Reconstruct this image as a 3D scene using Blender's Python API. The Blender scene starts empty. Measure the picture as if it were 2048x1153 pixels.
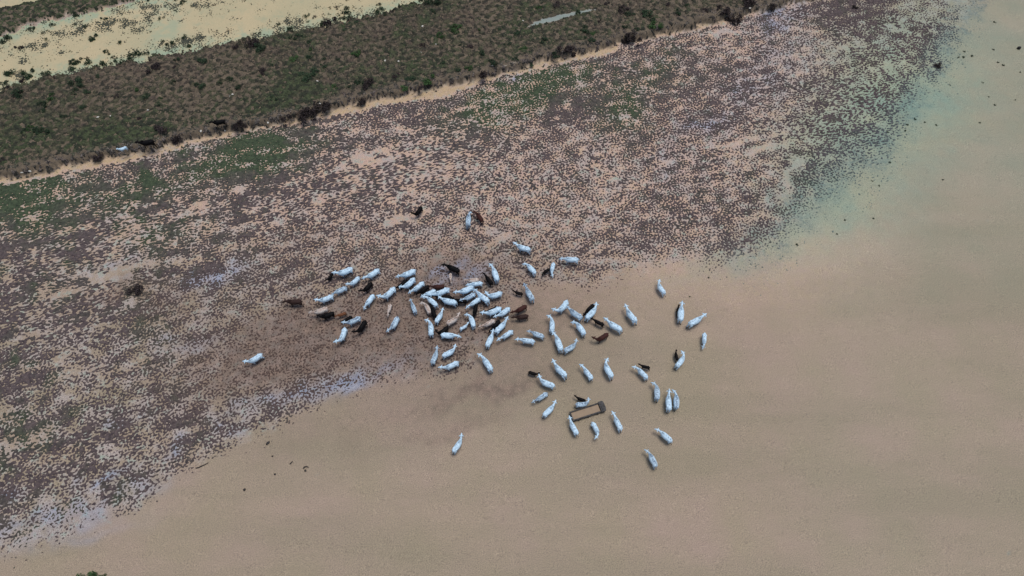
import bpy, bmesh, math, random
import numpy as np
from mathutils import Vector, Matrix

R = math.radians
scene = bpy.context.scene
COL = scene.collection
rng = np.random.default_rng(7)
random.seed(7)

# ------------------------------------------------------------------ camera
CAM_H, PITCH, F = 72.0, R(60), 1365.33          # metres, down from the horizon, focal length in photo pixels (2048 wide)
cam_d = bpy.data.cameras.new('camera')
cam_d.sensor_width = 36; cam_d.lens = 24
cam_d.clip_end = 6000
cam = bpy.data.objects.new('camera', cam_d)
cam.location = (0, 0, CAM_H)
cam.rotation_euler = (R(90) - PITCH, 0, 0)
COL.objects.link(cam); scene.camera = cam

# ------------------------------------------------------------------ sky, sun, exposure
SUN_EL, SUN_ROT = R(80), R(60)
w = bpy.data.worlds.new('World'); scene.world = w; w.use_nodes = True
nt = w.node_tree; nt.nodes.clear()
sky = nt.nodes.new('ShaderNodeTexSky'); sky.sky_type = 'NISHITA'; sky.sun_disc = False
sky.sun_elevation = SUN_EL; sky.sun_rotation = SUN_ROT
sky.air_density = 1.0; sky.dust_density = 2.2; sky.ozone_density = 1.5
bg = nt.nodes.new('ShaderNodeBackground'); bg.inputs['Strength'].default_value = 0.085
wo = nt.nodes.new('ShaderNodeOutputWorld')
nt.links.new(sky.outputs[0], bg.inputs['Color']); nt.links.new(bg.outputs[0], wo.inputs['Surface'])
sd = bpy.data.lights.new('sun', 'SUN'); sd.energy = 1.9; sd.angle = R(24); sd.color = (1.0, 0.97, 0.93)
sun = bpy.data.objects.new('sun', sd)
sun.rotation_euler = (R(90) - SUN_EL, 0, R(180) - SUN_ROT); COL.objects.link(sun)
vs = scene.view_settings
vs.view_transform = 'Standard'; vs.look = 'None'; vs.gamma = 1; vs.use_curve_mapping = False
vs.exposure = 0.12

# ------------------------------------------------------------------ photo pixel <-> ground
CP, SP = math.cos(PITCH), math.sin(PITCH)
def to_ground(px, py, z=0.0):
    u = (px - 1024) / F; v = (576.5 - py) / F
    d = np.array([u, CP + v * SP, -SP + v * CP])
    t = (z - CAM_H) / d[2]
    return np.array([d[0] * t, d[1] * t, z])
def to_photo(x, y, z=0.0):
    dz = z - CAM_H
    fwd = y * CP - dz * SP
    up = y * SP + dz * CP
    fwd = np.maximum(fwd, 1e-3)
    return 1024 + F * x / fwd, 576.5 - F * up / fwd
def px_per_m(px, py):
    g = to_ground(px, py)
    return F / (g[1] * CP + CAM_H * SP)

# ------------------------------------------------------------------ helpers
def tag(o, label=None, cat=None, group=None, kind=None):
    if label: o['label'] = label
    if cat: o['category'] = cat
    if group: o['group'] = group
    if kind: o['kind'] = kind
    return o
def link(o, parent=None):
    COL.objects.link(o)
    if parent: o.parent = parent
    return o
def empty(name, loc=(0, 0, 0), rz=0, s=1):
    o = bpy.data.objects.new(name, None); o.location = loc; o.rotation_euler = (0, 0, rz)
    o.scale = (s, s, s); o.empty_display_size = .3
    return link(o)
def mesh_obj(name, me, mat, parent=None):
    o = bpy.data.objects.new(name, me)
    if mat: me.materials.append(mat)
    return link(o, parent)
def smooth(me): me.polygons.foreach_set('use_smooth', [True] * len(me.polygons))
def ss(a, b, x):
    t = np.clip((x - a) / (b - a), 0, 1)
    return t * t * (3 - 2 * t)

def new_mat(name, rough=0.8, spec=0.3):
    m = bpy.data.materials.new(name); m.use_nodes = True
    t = m.node_tree; p = t.nodes['Principled BSDF']
    p.inputs['Roughness'].default_value = rough
    p.inputs['Specular IOR Level'].default_value = spec
    return m, t, p
class NT:
    def __init__(s, t): s.t = t
    def n(s, typ, **kw):
        x = s.t.nodes.new(typ)
        for k, v in kw.items(): setattr(x, k, v)
        return x
    def l(s, a, b): s.t.links.new(a, b)
    def noise(s, scale, detail=3, rough=.55, coord=None, dist=0):
        x = s.n('ShaderNodeTexNoise'); x.inputs['Scale'].default_value = scale
        x.inputs['Detail'].default_value = detail; x.inputs['Roughness'].default_value = rough
        x.inputs['Distortion'].default_value = dist
        if coord is not None: s.l(coord, x.inputs['Vector'])
        return x.outputs['Fac']
    def ramp(s, fac, stops):
        x = s.n('ShaderNodeValToRGB'); e = x.color_ramp.elements
        while len(e) < len(stops): e.new(.5)
        for i, (p, c) in enumerate(stops):
            e[i].position = p; e[i].color = (c[0], c[1], c[2], 1) if not isinstance(c, float) else (c, c, c, 1)
        s.l(fac, x.inputs['Fac']); return x.outputs['Color']
    def mix(s, fac, a, b, mode='MIX'):
        x = s.n('ShaderNodeMix', data_type='RGBA', blend_type=mode)
        for k, v in ((0, fac), (6, a), (7, b)):
            if hasattr(v, 'is_output'): s.l(v, x.inputs[k])
            elif k == 0: x.inputs[0].default_value = v
            else: x.inputs[k].default_value = (v[0], v[1], v[2], 1)
        return x.outputs[2]
    def math(s, op, a, b=0.0, clamp=False):
        x = s.n('ShaderNodeMath', operation=op); x.use_clamp = clamp
        for k, v in ((0, a), (1, b)):
            if hasattr(v, 'is_output'): s.l(v, x.inputs[k])
            else: x.inputs[k].default_value = v
        return x.outputs[0]
    def bump(s, h, strength, dist, p):
        x = s.n('ShaderNodeBump'); x.inputs['Strength'].default_value = strength
        x.inputs['Distance'].default_value = dist
        s.l(h, x.inputs['Height']); s.l(x.outputs[0], p.inputs['Normal'])
def srgb(r, g, b, k=1.0):
    f = lambda c: ((c / 255 + .055) / 1.055) ** 2.4 if c > 10 else c / 255 / 12.92
    return (f(r) * k, f(g) * k, f(b) * k)

# ------------------------------------------------------------------ the lie of the land, as polylines surveyed on the photo
def poly(pts):
    a = np.array(pts, float)
    s0 = (a[1] - a[0]); s1 = (a[-1] - a[-2])
    lo = a[0] - s0 / s0[0] * 4000; hi = a[-1] + s1 / s1[0] * 4000
    a = np.vstack([lo, a, hi])
    return lambda x: np.interp(x, a[:, 0], a[:, 1])
bank_low = poly([(0, 360), (105, 340), (210, 319), (316, 299), (377, 281), (429, 271), (518, 254), (600, 240), (662, 220), (732, 207),
                 (862, 180), (967, 158), (1024, 143), (1100, 122), (1230, 95), (1280, 80), (1370, 58), (1450, 42), (1540, 22), (1600, 8), (1700, -12)])
bank_top = poly([(0, 186), (25, 180), (100, 160), (200, 141), (287, 126), (400, 101), (450, 92), (512, 82), (587, 67), (687, 50),
                 (762, 32), (837, 15), (867, 2), (950, -15)])
far_bank = poly([(0, 76), (50, 54), (150, 32), (250, 8), (300, -6)])
far_top = poly([(0, 19), (110, -1), (140, -6)])
field_low = poly([(0, 1125), (110, 1085), (250, 1040), (330, 965), (430, 915), (520, 875), (640, 812), (720, 785), (830, 758), (900, 752),
                  (950, 742), (975, 690), (1000, 640), (1030, 600), (1060, 575), (1110, 570), (1180, 585), (1240, 560), (1300, 540),
                  (1380, 525), (1450, 530), (1510, 530), (1570, 480), (1620, 425), (1680, 380), (1760, 330), (1830, 235), (1880, 140),
                  (1930, 60), (1960, 0)])
chan_x = [-50, 50, 240, 400, 520, 560, 640, 700, 780, 880, 940, 1000, 1050, 1130, 1200, 1240, 1370, 1460, 1500, 3000]
chan_w = [5, 8, 12, 8, 3, 5, 9, 14, 11, 19, 11, 4, 7, 10, 12, 3, 4, 3, 0, 0]

DENS = """
00000000000000000000000057873311
00000000000000000000665544567652
00000000000000077777776666556664
00000000000777666887667655555444
66666678887545666656555545566632
87788878876555555554555556542200
88877666666665554545666646310000
77766656555555555556656655421000
76534665665554445542211100000000
76686655544544441000000000000000
75566554444445520000000000000000
76455555455534510000000000000000
65555544553100000000000000000000
66565554200000000000000000000000
76655510000000000000000000000000
65355200000000000000000000000000
43210000000000000000000000000000
10000000000000000000000000000000
""".split()
DENS = np.array([[int(c) for c in r.ljust(32, '0')[:32]] for r in DENS], float)
for c_ in range(32):                       # carry the field's growth up under the bank so its edge does not thin out
    nz = np.nonzero(DENS[:, c_])[0]
    if len(nz): DENS[:nz[0], c_] = DENS[nz[0], c_]
def lookup(tab, px, py):
    fx = np.clip(px / 64 - .5, 0, 30.999); fy = np.clip(py / 64 - .5, 0, 16.999)
    ix = fx.astype(int); iy = fy.astype(int); tx = fx - ix; ty = fy - iy
    tx = tx * tx * (3 - 2 * tx); ty = ty * ty * (3 - 2 * ty)
    return ((tab[iy, ix] * (1 - tx) + tab[iy, ix + 1] * tx) * (1 - ty) + (tab[iy + 1, ix] * (1 - tx) + tab[iy + 1, ix + 1] * tx) * ty)
def gauss(px, py, lst):
    o = np.zeros_like(px)
    for x, y, rx, ry, v in lst:
        # streaks follow the lie of the field, rising to the right
        dx = px - x; dy = py - y; c, s = math.cos(.25), math.sin(.25)
        a = (dx * c - dy * s) / rx; b = (dx * s + dy * c) / ry
        o += v * np.exp(-(a * a + b * b))
    return o
PUDDLE = [(1115, 44, 38, 4, 1.0), (1165, 34, 30, 2.6, 1.0), (1085, 54, 30, 4, .8)]
SKY_SHEEN = [(1565, 28, 45, 18, .9), (1420, 245, 50, 18, .9), (1500, 175, 60, 35, .45), (1560, 120, 60, 60, .35), (1340, 320, 30, 40, .3), (450, 553, 60, 20, .8),  # wet spots that get a painted sky sheen
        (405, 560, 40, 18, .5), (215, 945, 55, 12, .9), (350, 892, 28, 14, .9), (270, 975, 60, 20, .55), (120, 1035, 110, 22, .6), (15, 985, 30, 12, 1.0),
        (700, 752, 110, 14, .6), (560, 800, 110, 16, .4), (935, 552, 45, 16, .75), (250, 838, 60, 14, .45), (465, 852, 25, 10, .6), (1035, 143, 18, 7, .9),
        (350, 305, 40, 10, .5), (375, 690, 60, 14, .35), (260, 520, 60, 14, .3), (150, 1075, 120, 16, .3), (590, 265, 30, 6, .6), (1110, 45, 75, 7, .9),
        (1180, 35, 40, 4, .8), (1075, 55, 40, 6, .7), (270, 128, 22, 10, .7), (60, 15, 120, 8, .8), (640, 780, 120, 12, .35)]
MUD = [(1000, 772, 220, 30, .2), (900, 850, 150, 26, .16), (800, 625, 290, 95, 1.0), (480, 740, 160, 60, .4), (560, 690, 170, 90, .6), (880, 710, 150, 60, .6), (960, 790, 120, 22, .55), (700, 850, 220, 40, .25), (900, 540, 90, 40, .5),
       (330, 610, 70, 40, .5), (240, 580, 60, 20, .6), (900, 860, 120, 14, .35), (1080, 700, 120, 80, .3), (1150, 610, 160, 40, .25), (600, 480, 120, 40, .25)]
GREENV = [(30, 380, 90, 60, .8), (100, 400, 160, 50, .5), (290, 380, 90, 30, .7), (520, 310, 120, 40, 1.0), (470, 300, 70, 40, .6), (1060, 175, 90, 40, 1.2), (990, 220, 50, 40, .8), (1130, 150, 60, 30, .8),
          (1250, 215, 50, 45, 1.0), (1310, 140, 60, 40, .6), (330, 470, 90, 30, .5), (910, 240, 80, 40, .4), (130, 560, 60, 20, .3), (1640, 400, 60, 60, .3)]
def green_tone(px, py):
    g = .38 * ss(1500, 1800, px + .10 * (py - 300)) * (1 - .85 * ss(250, 720, py))
    g = g + gauss(px, py, [(1650, 400, 130, 90, .7), (1780, 170, 180, 110, .55), (1620, 270, 90, 50, .4), (1540, 500, 110, 45, .45), (1400, 545, 90, 22, .2), (1800, 250, 120, 90, .25), (60, 140, 200, 12, .3), (200, 100, 300, 70, .15), (650, 60, 120, 25, .3),
                           (150, 60, 120, 14, .3)])
    return np.clip(g, 0, 1)

# ------------------------------------------------------------------ noise fields on the ground grid
STEP = 0.09
X0, X1, Y0, Y1 = -92.6, 92.6, 1.1, 105.5
gx = np.arange(X0, X1, STEP); gy = np.arange(Y0, Y1, STEP)
NX, NY = len(gx), len(gy)
GX, GY = np.meshgrid(gx, gy)
def band_noise(wave, width=.45, ax=1.0, ang=0.0, seed=0):
    r = np.random.default_rng(seed)
    f = np.fft.fft2(r.standard_normal((NY, NX)))
    ky = np.fft.fftfreq(NY, STEP)[:, None]; kx = np.fft.fftfreq(NX, STEP)[None, :]
    c, s = math.cos(ang), math.sin(ang)
    a = (kx * c + ky * s) * ax; b = -kx * s + ky * c
    k = np.sqrt(a * a + b * b) + 1e-9
    g = np.exp(-(np.log(k * wave) / width) ** 2)
    n = np.real(np.fft.ifft2(f * g)); return (n - n.mean()) / n.std()
def low_noise(wave, seed):
    r = np.random.default_rng(seed)
    f = np.fft.fft2(r.standard_normal((NY, NX)))
    ky = np.fft.fftfreq(NY, STEP)[:, None]; kx = np.fft.fftfreq(NX, STEP)[None, :]
    k = np.sqrt(kx * kx + ky * ky)
    n = np.real(np.fft.ifft2(f / (1 + (k * wave) ** 2) ** 1.4)); return (n - n.mean()) / n.std()
n_fine = band_noise(.45, .66, seed=1)
n_streak = band_noise(.44, .66, ax=2.6, ang=.30, seed=2)
n_med = band_noise(2.2, .5, ax=1.5, ang=.3, seed=3)
n_lo = low_noise(5, 4)
n_lo2 = low_noise(2.2, 5)
n_edge = band_noise(1.0, .8, seed=6)
n_bank = band_noise(1.3, .55, seed=8)
n_big = low_noise(14, 9)
n_band = band_noise(3.2, .8, ax=3.5, ang=.27, seed=21)

def sample(n, x, y):
    fx = np.clip((x - X0) / STEP, 0, NX - 1.001); fy = np.clip((y - Y0) / STEP, 0, NY - 1.001)
    ix = fx.astype(int); iy = fy.astype(int); tx = fx - ix; ty = fy - iy
    return (n[iy, ix] * (1 - tx) + n[iy, ix + 1] * tx) * (1 - ty) + (n[iy + 1, ix] * (1 - tx) + n[iy + 1, ix + 1] * tx) * ty

def land(x, y):
    """ground height, in metres, and the pixel coordinates that describe the zones"""
    px, py = to_photo(x, y)
    e = sample(n_edge, x, y) * 1.6 + sample(n_lo2, x, y) * 2.5
    bl = bank_low(px) - py + e                      # > 0 on the bank side of its foot
    bt = py - bank_top(px) + e * 1.3                # > 0 on the near side of the bank's far edge
    fb = far_bank(px) - py + e                      # > 0 on the far strip of grass
    ft = far_top(px) - py + e * .3                  # > 0 past that strip
    onbank = ss(-1, 7, bl) * ss(-4, 10, bt)
    z = .85 * onbank
    flooded = ss(4, -6, bt) * ss(0, 8, bl + 60) * ss(4, -6, fb)
    z = z - .30 * flooded
    z = z + .45 * ss(0, 8, fb) * ss(2, -4, ft) - .30 * ss(0, 4, ft)
    z = z + onbank * .05 * sample(n_lo2, x, y) + .012 * sample(n_med, x, y)
    ch = np.interp(px, chan_x, chan_w)
    chan = ss(-2, 1, -bl) * ss(2, -2, -bl - ch + 2.5 * np.clip(sample(n_lo2, x, y), 0, 3)) * (.55 + .45 * ss(-.6, .6, sample(n_edge, x, y)))       # the yellow strip of wet sand at the foot of the bank
    return z, px, py, bl, bt, fb, ft, onbank, chan

# ------------------------------------------------------------------ grid meshes
def grid_mesh(name, X, Y, Z, keep=None, attrs=None):
    ny, nx = X.shape
    idx = np.arange(ny * nx).reshape(ny, nx)
    q = np.stack([idx[:-1, :-1], idx[:-1, 1:], idx[1:, 1:], idx[1:, :-1]], -1).reshape(-1, 4)
    if keep is not None:
        kf = (keep[:-1, :-1] | keep[:-1, 1:] | keep[1:, 1:] | keep[1:, :-1]).reshape(-1)
        q = q[kf]
    used = np.zeros(ny * nx, bool); used[q.ravel()] = True
    remap = np.cumsum(used) - 1; q = remap[q]
    co = np.stack([X, Y, Z], -1).reshape(-1, 3)[used]
    me = bpy.data.meshes.new(name)
    me.vertices.add(len(co)); me.vertices.foreach_set('co', co.astype(np.float32).ravel())
    me.loops.add(q.size); me.loops.foreach_set('vertex_index', q.astype(np.int32).ravel())
    me.polygons.add(len(q)); me.polygons.foreach_set('loop_start', np.arange(0, q.size, 4, dtype=np.int32))
    me.polygons.foreach_set('use_smooth', np.ones(len(q), bool))
    me.update(calc_edges=True)
    for k, v in (attrs or {}).items():
        a = me.attributes.new(k, 'FLOAT', 'POINT')
        a.data.foreach_set('value', v.reshape(-1)[used].astype(np.float32))
    return me

def zone_attrs(x, y, L=None):
    z, px, py, bl, bt, fb, ft, onbank, chan = L if L is not None else land(x, y)
    jx = px + 14 * sample(n_lo2, x, y); jy = py + 9 * sample(n_lo, x, y)
    mud = np.clip(gauss(jx, jy, MUD), 0, 1) * (1 - onbank)
    sky_sheen = np.clip(gauss(jx, jy, SKY_SHEEN) * (1 + .35 * sample(n_lo2, x, y)), 0, 1)
    green = green_tone(jx, jy)
    onb = np.clip(ss(-2, 1, bl) * ss(-3, 1, bt) + ss(0, 6, fb) * ss(2, -3, ft), 0, 1)
    # damp or dry sand: paler and yellower up the field and in the channel
    pud = ss(.35, .6, gauss(px, py, PUDDLE) + .12 * sample(n_edge, x, y))
    onb = onb * (1 - pud)
    warm = np.clip(1 - ss(330, 640, jy - .06 * jx), 0, 1) * ss(1900, 1500, jx) * (1 - onb)
    warm = np.maximum(warm, chan)
    flood = ss(4, -6, bt) * ss(4, -6, fb) * (1 - onb)
    veg = ss(-10, 30, field_low(jx) - py) * (1 - onb)
    fe = field_low(jx) - py
    shoal = .65 * ss(-60, 30, fe) * ss(150, 40, fe) * ss(1330, 1620, px) * (1 - onb)
    return dict(shoal=shoal, pud=pud, veg=veg, mud=mud, sky_sheen=sky_sheen, green=green, bank=onb, warm=warm, chan=chan, flood=flood)

# ground sheet: 0.3 m grid where the photo looks, running out to the horizon
def axis(lo, hi, st):
    core = np.arange(lo, hi + st / 2, st)
    ext = np.array([4, 12, 30, 80, 200, 600, 1800, 4500.])
    return np.concatenate([lo - ext[::-1], core, hi + ext])
ax_ = axis(-92.5, 92.5, .3); ay_ = axis(1.2, 105.4, .3)
QX, QY = np.meshgrid(ax_, ay_)
CX = np.clip(QX, X0, X1 - STEP * 1.01); CY = np.clip(QY, Y0, Y1 - STEP * 1.01)
Lg = land(CX, CY)
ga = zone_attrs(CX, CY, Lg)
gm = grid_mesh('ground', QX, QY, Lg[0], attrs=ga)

m, t, p = new_mat('sand_and_mud', .85, .25); k = NT(t)
geo = k.n('ShaderNodeNewGeometry').outputs['Position']
def at(name): return k.n('ShaderNodeAttribute', attribute_name=name).outputs['Fac']
grain = k.noise(9, 4, .75, geo); patch = k.noise(.12, 5, .6, geo); mid = k.noise(1.1, 5, .65, geo)
mp = k.n('ShaderNodeMapping'); mp.inputs['Rotation'].default_value = (0, 0, -.32); mp.inputs['Scale'].default_value = (.03, .13, .1)
k.l(geo, mp.inputs['Vector']); streak = k.noise(1, 5, .6, mp.outputs[0])
c = k.mix(k.ramp(patch, [(.35, 0.), (.65, 1.)]), srgb(156, 141, 119), srgb(162, 142, 126))
c = k.mix(k.math('MULTIPLY', k.ramp(streak, [(.40, 0.), (.60, 1.)]), .6), c, srgb(140, 130, 108))
c = k.mix(at('warm'), c, k.mix(k.ramp(mid, [(.3, 0.), (.7, 1.)]), srgb(190, 165, 136), srgb(188, 158, 146)))
hue = k.noise(.45, 5, .7, geo); hue2 = k.noise(.9, 4, .7, geo)
c = k.mix(k.math('MULTIPLY', k.math('MULTIPLY', at('veg'), k.ramp(hue, [(.44, 0.), (.58, 1.)])), .8), c, srgb(172, 160, 154))
c = k.mix(k.math('MULTIPLY', k.math('MULTIPLY', at('veg'), k.ramp(hue2, [(.54, 0.), (.66, 1.)])), .6), c, srgb(146, 166, 148))
c = k.mix(at('green'), c, k.mix(k.ramp(patch, [(.35, 0.), (.65, 1.)]), srgb(132, 154, 138), srgb(156, 162, 136)))
c = k.mix(k.math('MULTIPLY', at('mud'), .85), c, k.mix(k.ramp(mid, [(.3, 0.), (.7, 1.)]), srgb(88, 77, 70), srgb(140, 117, 104)))
c = k.mix(k.math('MULTIPLY', at('sky_sheen'), .62), c, k.mix(k.ramp(mid, [(.35, 0.), (.65, 1.)]), srgb(122, 142, 176), srgb(158, 168, 188)))  # sky reflection on wet spots, painted into the base colour as blue-grey
c = k.mix(at('chan'), c, srgb(184, 160, 126))
c = k.mix(at('bank'), c, k.mix(k.ramp(mid, [(.3, 0.), (.7, 1.)]), srgb(76, 68, 58), srgb(116, 102, 84)))
grain2 = k.noise(15, 2, .8, geo)
c = k.mix(1.0, c, k.ramp(grain2, [(.34, (.50, .50, .53)), (.66, (1.48, 1.48, 1.44))]), 'MULTIPLY')
n7 = k.noise(2.6, 4, .7, geo); n8 = k.noise(.35, 4, .6, geo)
c = k.mix(k.math('MULTIPLY', at('shoal'), k.math('MULTIPLY', k.ramp(n8, [(.36, .15), (.56, 1.)]), k.ramp(n7, [(.42, .25), (.60, 1.)]))), c, srgb(74, 102, 106))
c = k.mix(at('pud'), c, srgb(136, 146, 138))
c = k.mix(1.0, c, k.ramp(grain, [(.25, (.66, .66, .66)), (.5, (1, 1, 1)), (.75, (1.30, 1.30, 1.30))]), 'MULTIPLY')
k.l(c, p.inputs['Base Color'])
rr = k.math('SUBTRACT', .70, k.math('MULTIPLY', at('sky_sheen'), .45)); k.l(rr, p.inputs['Roughness'])
k.bump(k.math('ADD', k.math('MULTIPLY', grain, .4), mid), .5, .06, p)
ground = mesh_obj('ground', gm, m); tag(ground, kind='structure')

# flood water beyond the bank, a muddy sheet a hand above its bed
m, t, p = new_mat('muddy_water', .35, .35); k = NT(t)
geo = k.n('ShaderNodeNewGeometry').outputs['Position']
a1 = k.noise(.10, 5, .6, geo); a2 = k.noise(.5, 6, .7, geo); a3 = k.noise(8, 3, .7, geo)
c = k.mix(k.ramp(a1, [(.38, 0.), (.62, 1.)]), srgb(184, 172, 136), srgb(196, 178, 140))
c = k.mix(k.math('MULTIPLY', k.ramp(a2, [(.52, 0.), (.68, 1.)]), .45), c, srgb(150, 160, 132))
c = k.mix(1.0, c, k.ramp(a3, [(.25, (.86, .86, .86)), (.75, (1.12, 1.12, 1.12))]), 'MULTIPLY')
c = k.mix(k.math('MULTIPLY', at('rim'), k.ramp(a2, [(.38, 0.), (.55, 1.)])), c, srgb(156, 170, 142))
k.l(c, p.inputs['Base Color']); k.bump(a3, .12, .03, p)
wa = ((Lg[4] < 16) & (Lg[3] > 20))
rim = np.clip(ss(34, 2, np.abs(Lg[4])) + ss(26, 2, np.abs(Lg[5])) + ss(60, 10, np.abs(Lg[1] - 330)) * .5, 0, 1)
wm = grid_mesh('flood_water', QX, QY, np.full_like(QX, -.07), keep=wa & (Lg[0] < 0.25), attrs=dict(rim=rim))
water = mesh_obj('flood_water', wm, m); tag(water, kind='structure')

# ------------------------------------------------------------------ the low plant cover: one growth nobody could count
L = land(GX, GY); z, px, py, bl, bt, fb, ft, onbank, chan = L
za = zone_attrs(GX, GY, L)
jx = px + 16 * n_lo; jy = py + 11 * n_lo2
D = lookup(DENS, jx, jy) / 9.0
fl = field_low(jx) - py + 10 * n_lo + 7 * n_med             # > 0 inside the field
wide = ss(1380, 1600, px)
infield = np.clip((fl + 8 + 52 * wide) / (24 + 120 * wide), 0, 1) ** (1 + .5 * wide) * ss(0, 5, -bl - np.interp(px, chan_x, chan_w) + 3 * n_edge)
D = np.clip(D * .95 + .08 * n_lo2 + .04 * n_big - (.06 + .05 * ss(1100, 500, px)) * n_band - .10 * ss(.5, 1.6, n_med), 0.0, .95) * infield
D = np.maximum(D, (.025 + .03 * wide) * ss(-80 - 70 * wide, 0, fl) * ss(0, 1, -bl))
# open sandy patches seen inside the field
holes = gauss(px, py, [(215, 553, 62, 12, 1.3), (120, 590, 60, 5, .9), (745, 312, 50, 10, .9), (265, 295, 1, 1, 0), (385, 418, 28, 12, .8), (478, 380, 14, 8, .9), (258, 362, 22, 7, .9),
                       (60, 670, 30, 8, .7), (800, 442, 45, 7, .9), (1450, 60, 40, 12, .5), (1600, 325, 26, 12, .8), (1572, 362, 10, 30, .8), (1552, 396, 22, 12, .7), (1520, 300, 50, 8, .6), (1480, 285, 40, 7, .5), (1700, 95, 40, 8, .6), (1100, 560, 60, 10, .4), (700, 330, 60, 10, .5),
                       (1790, 130, 35, 20, .5), (1000, 480, 40, 10, .4), (110, 720, 70, 10, .6), (150, 790, 60, 10, .6), (640, 400, 70, 9, .4), (870, 345, 70, 8, .5)])
D = np.clip(D - holes * .8 * np.clip(.85 + .45 * n_lo2 + .35 * n_med, 0, 1.5), 0, .95)
D = np.clip(D * (1 - .5 * ss(.3, 1.0, za['mud'])), 0, 1)
stre = np.clip(gauss(px, py, [(150, 480, 260, 90, 1.0), (120, 620, 240, 60, .7), (700, 360, 240, 70, .9), (880, 330, 120, 60, .6), (1720, 220, 160, 120, .7), (150, 900, 250, 80, .3)]), 0, 1)
coarse = band_noise(.80, .6, ax=1.4, ang=.3, seed=31); cw = ss(.1, 1.3, low_noise(4, 33)) * .35
f = n_fine * np.sqrt(1 - stre) + n_streak * np.sqrt(stre)
f = f * np.sqrt(1 - cw) + coarse * np.sqrt(cw)
f = f / np.sqrt(1.0) + .25 * n_med
# normal quantile, rational approximation
def quant(pv):
    pv = np.clip(pv, .004, .985); s = np.where(pv < .5, 1, -1); q = np.sqrt(-2 * np.log(np.minimum(pv, 1 - pv)))
    return -s * (q - (2.515517 + .802853 * q + .010328 * q * q) / (1 + 1.432788 * q + .189269 * q * q + .001308 * q ** 3))
f = f + za['mud'] * .6 * band_noise(.30, .5, seed=12)
hv = np.clip((quant(D) - f) * .11, -.08, .15)
hv = np.where(D < .02, -.08, hv)
# grass on the banks
bb = za['bank']
Db = .76 + .08 * n_big - .30 * ss(26, 6, bl) * (bl > 0)
hb = np.clip((quant(np.clip(Db, .05, .95)) - (n_bank * .8 + n_fine * .55)) * .10, -.08, .24)
hv = np.where(bb > .5, hb * ss(.5, .8, bb) - .02, hv)
# weed in the flooded strip
Dw = .04 + .10 * ss(22, 4, np.abs(bt)) + .10 * ss(26, 4, np.abs(fb)) + .26 * gauss(px, py, [(330, 25, 120, 16, 1), (180, 55, 140, 16, 1), (60, 95, 80, 22, .8), (200, 125, 160, 12, 1.1), (370, 85, 60, 10, 1.3), (680, 40, 140, 22, .9), (40, 160, 80, 16, 1.2), (560, 60, 60, 15, .6)])
hw = np.clip((quant(Dw) - (n_fine * .75 + n_lo2 * .65)) * .09, -.08, .16)
hv = np.where(za['pud'] > .4, -.08, hv)
isw = (za['flood'] > .5) | ((ft > 0) & (fb > 0))
hv = np.where(isw & (bb < .5), hw, hv)
zb = np.where(isw, np.maximum(z, -.075), z)
inpic = (px > -160) & (px < 2210) & (py > -140) & (py < 1260)
keep = (hv > 0) & inpic
vg = np.clip(gauss(jx, jy, GREENV) + .45 * ss(620, 100, px) * ss(.2, 1.4, n_lo) + .10 + .22 * ss(.6, 1.6, n_lo2), 0, 1)
vg = np.where(bb > .5, np.clip(.12 + .30 * n_lo2 + .22 * n_big + .45 * ss(110, 20, bl) * ss(800, 300, px) + .2 * ss(60, 15, np.abs(bl - 55)), 0, 1), vg)
vs_ = np.where(bb > .5, ss(24, 4, bl) * (bl > -5) * (fb < 0), 0)
vg = np.where(fb > 0, .95, vg); vg = np.where(isw, .65, vg)
attr = dict(sunk=.75 * ss(60, -60, fl) * ss(1350, 1500, px) * (1 - bb) + 0 * px, vgreen=vg, scarp=vs_, drown=np.clip(ss(1480, 1700, px) * (1 - bb) * ss(160, 20, fl) , 0, 1) * (~isw), vbank=bb, vsky_sheen=za['sky_sheen'], vmud=za['mud'], tall=np.clip(hv / .15, 0, 1))
cm = grid_mesh('ground_cover', GX, GY, zb + hv, keep=keep, attrs=attr)
m, t, p = new_mat('low_plants', .9, .15); k = NT(t)
geo = k.n('ShaderNodeNewGeometry').outputs['Position']
g1 = k.noise(2.2, 4, .65, geo); g2 = k.noise(7, 3, .7, geo); g3 = k.noise(.5, 4, .6, geo)
dry = k.mix(k.ramp(g1, [(.3, 0.), (.7, 1.)]), srgb(70, 61, 65), srgb(112, 97, 97))
grn = k.mix(k.ramp(g1, [(.3, 0.), (.7, 1.)]), srgb(50, 60, 48), srgb(84, 96, 72))
c = k.mix(at('vgreen'), dry, grn)
bkc = k.mix(k.ramp(g1, [(.3, 0.), (.72, 1.)]), srgb(64, 58, 52), srgb(118, 103, 90))
bkc = k.mix(k.math('MULTIPLY', k.ramp(g3, [(.45, 0.), (.60, 1.)]), .7), bkc, srgb(88, 88, 66))
bkc = k.mix(at('vgreen'), bkc, k.mix(k.ramp(g1, [(.3, 0.), (.7, 1.)]), srgb(52, 60, 44), srgb(88, 96, 68)))
bkc = k.mix(k.math('MULTIPLY', at('scarp'), .85), bkc, k.mix(k.ramp(g2, [(.42, 0.), (.66, 1.)]), srgb(48, 40, 42), srgb(150, 138, 132)))
g4 = k.noise(1.15, 3, .6, geo); g5 = k.noise(3.2, 3, .7, geo)
bkc = k.mix(k.math('MULTIPLY', k.ramp(g5, [(.52, 0.), (.62, 1.)]), .6), bkc, srgb(46, 46, 42))
bkc = k.mix(k.math('MULTIPLY', k.ramp(g4, [(.47, 0.), (.58, 1.)]), .8), bkc, srgb(46, 48, 42))
c = k.mix(at('vbank'), c, bkc)
c = k.mix(k.math('MULTIPLY', at('drown'), .45), c, srgb(78, 100, 104))
c = k.mix(at('sunk'), c, srgb(124, 140, 132))
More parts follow.
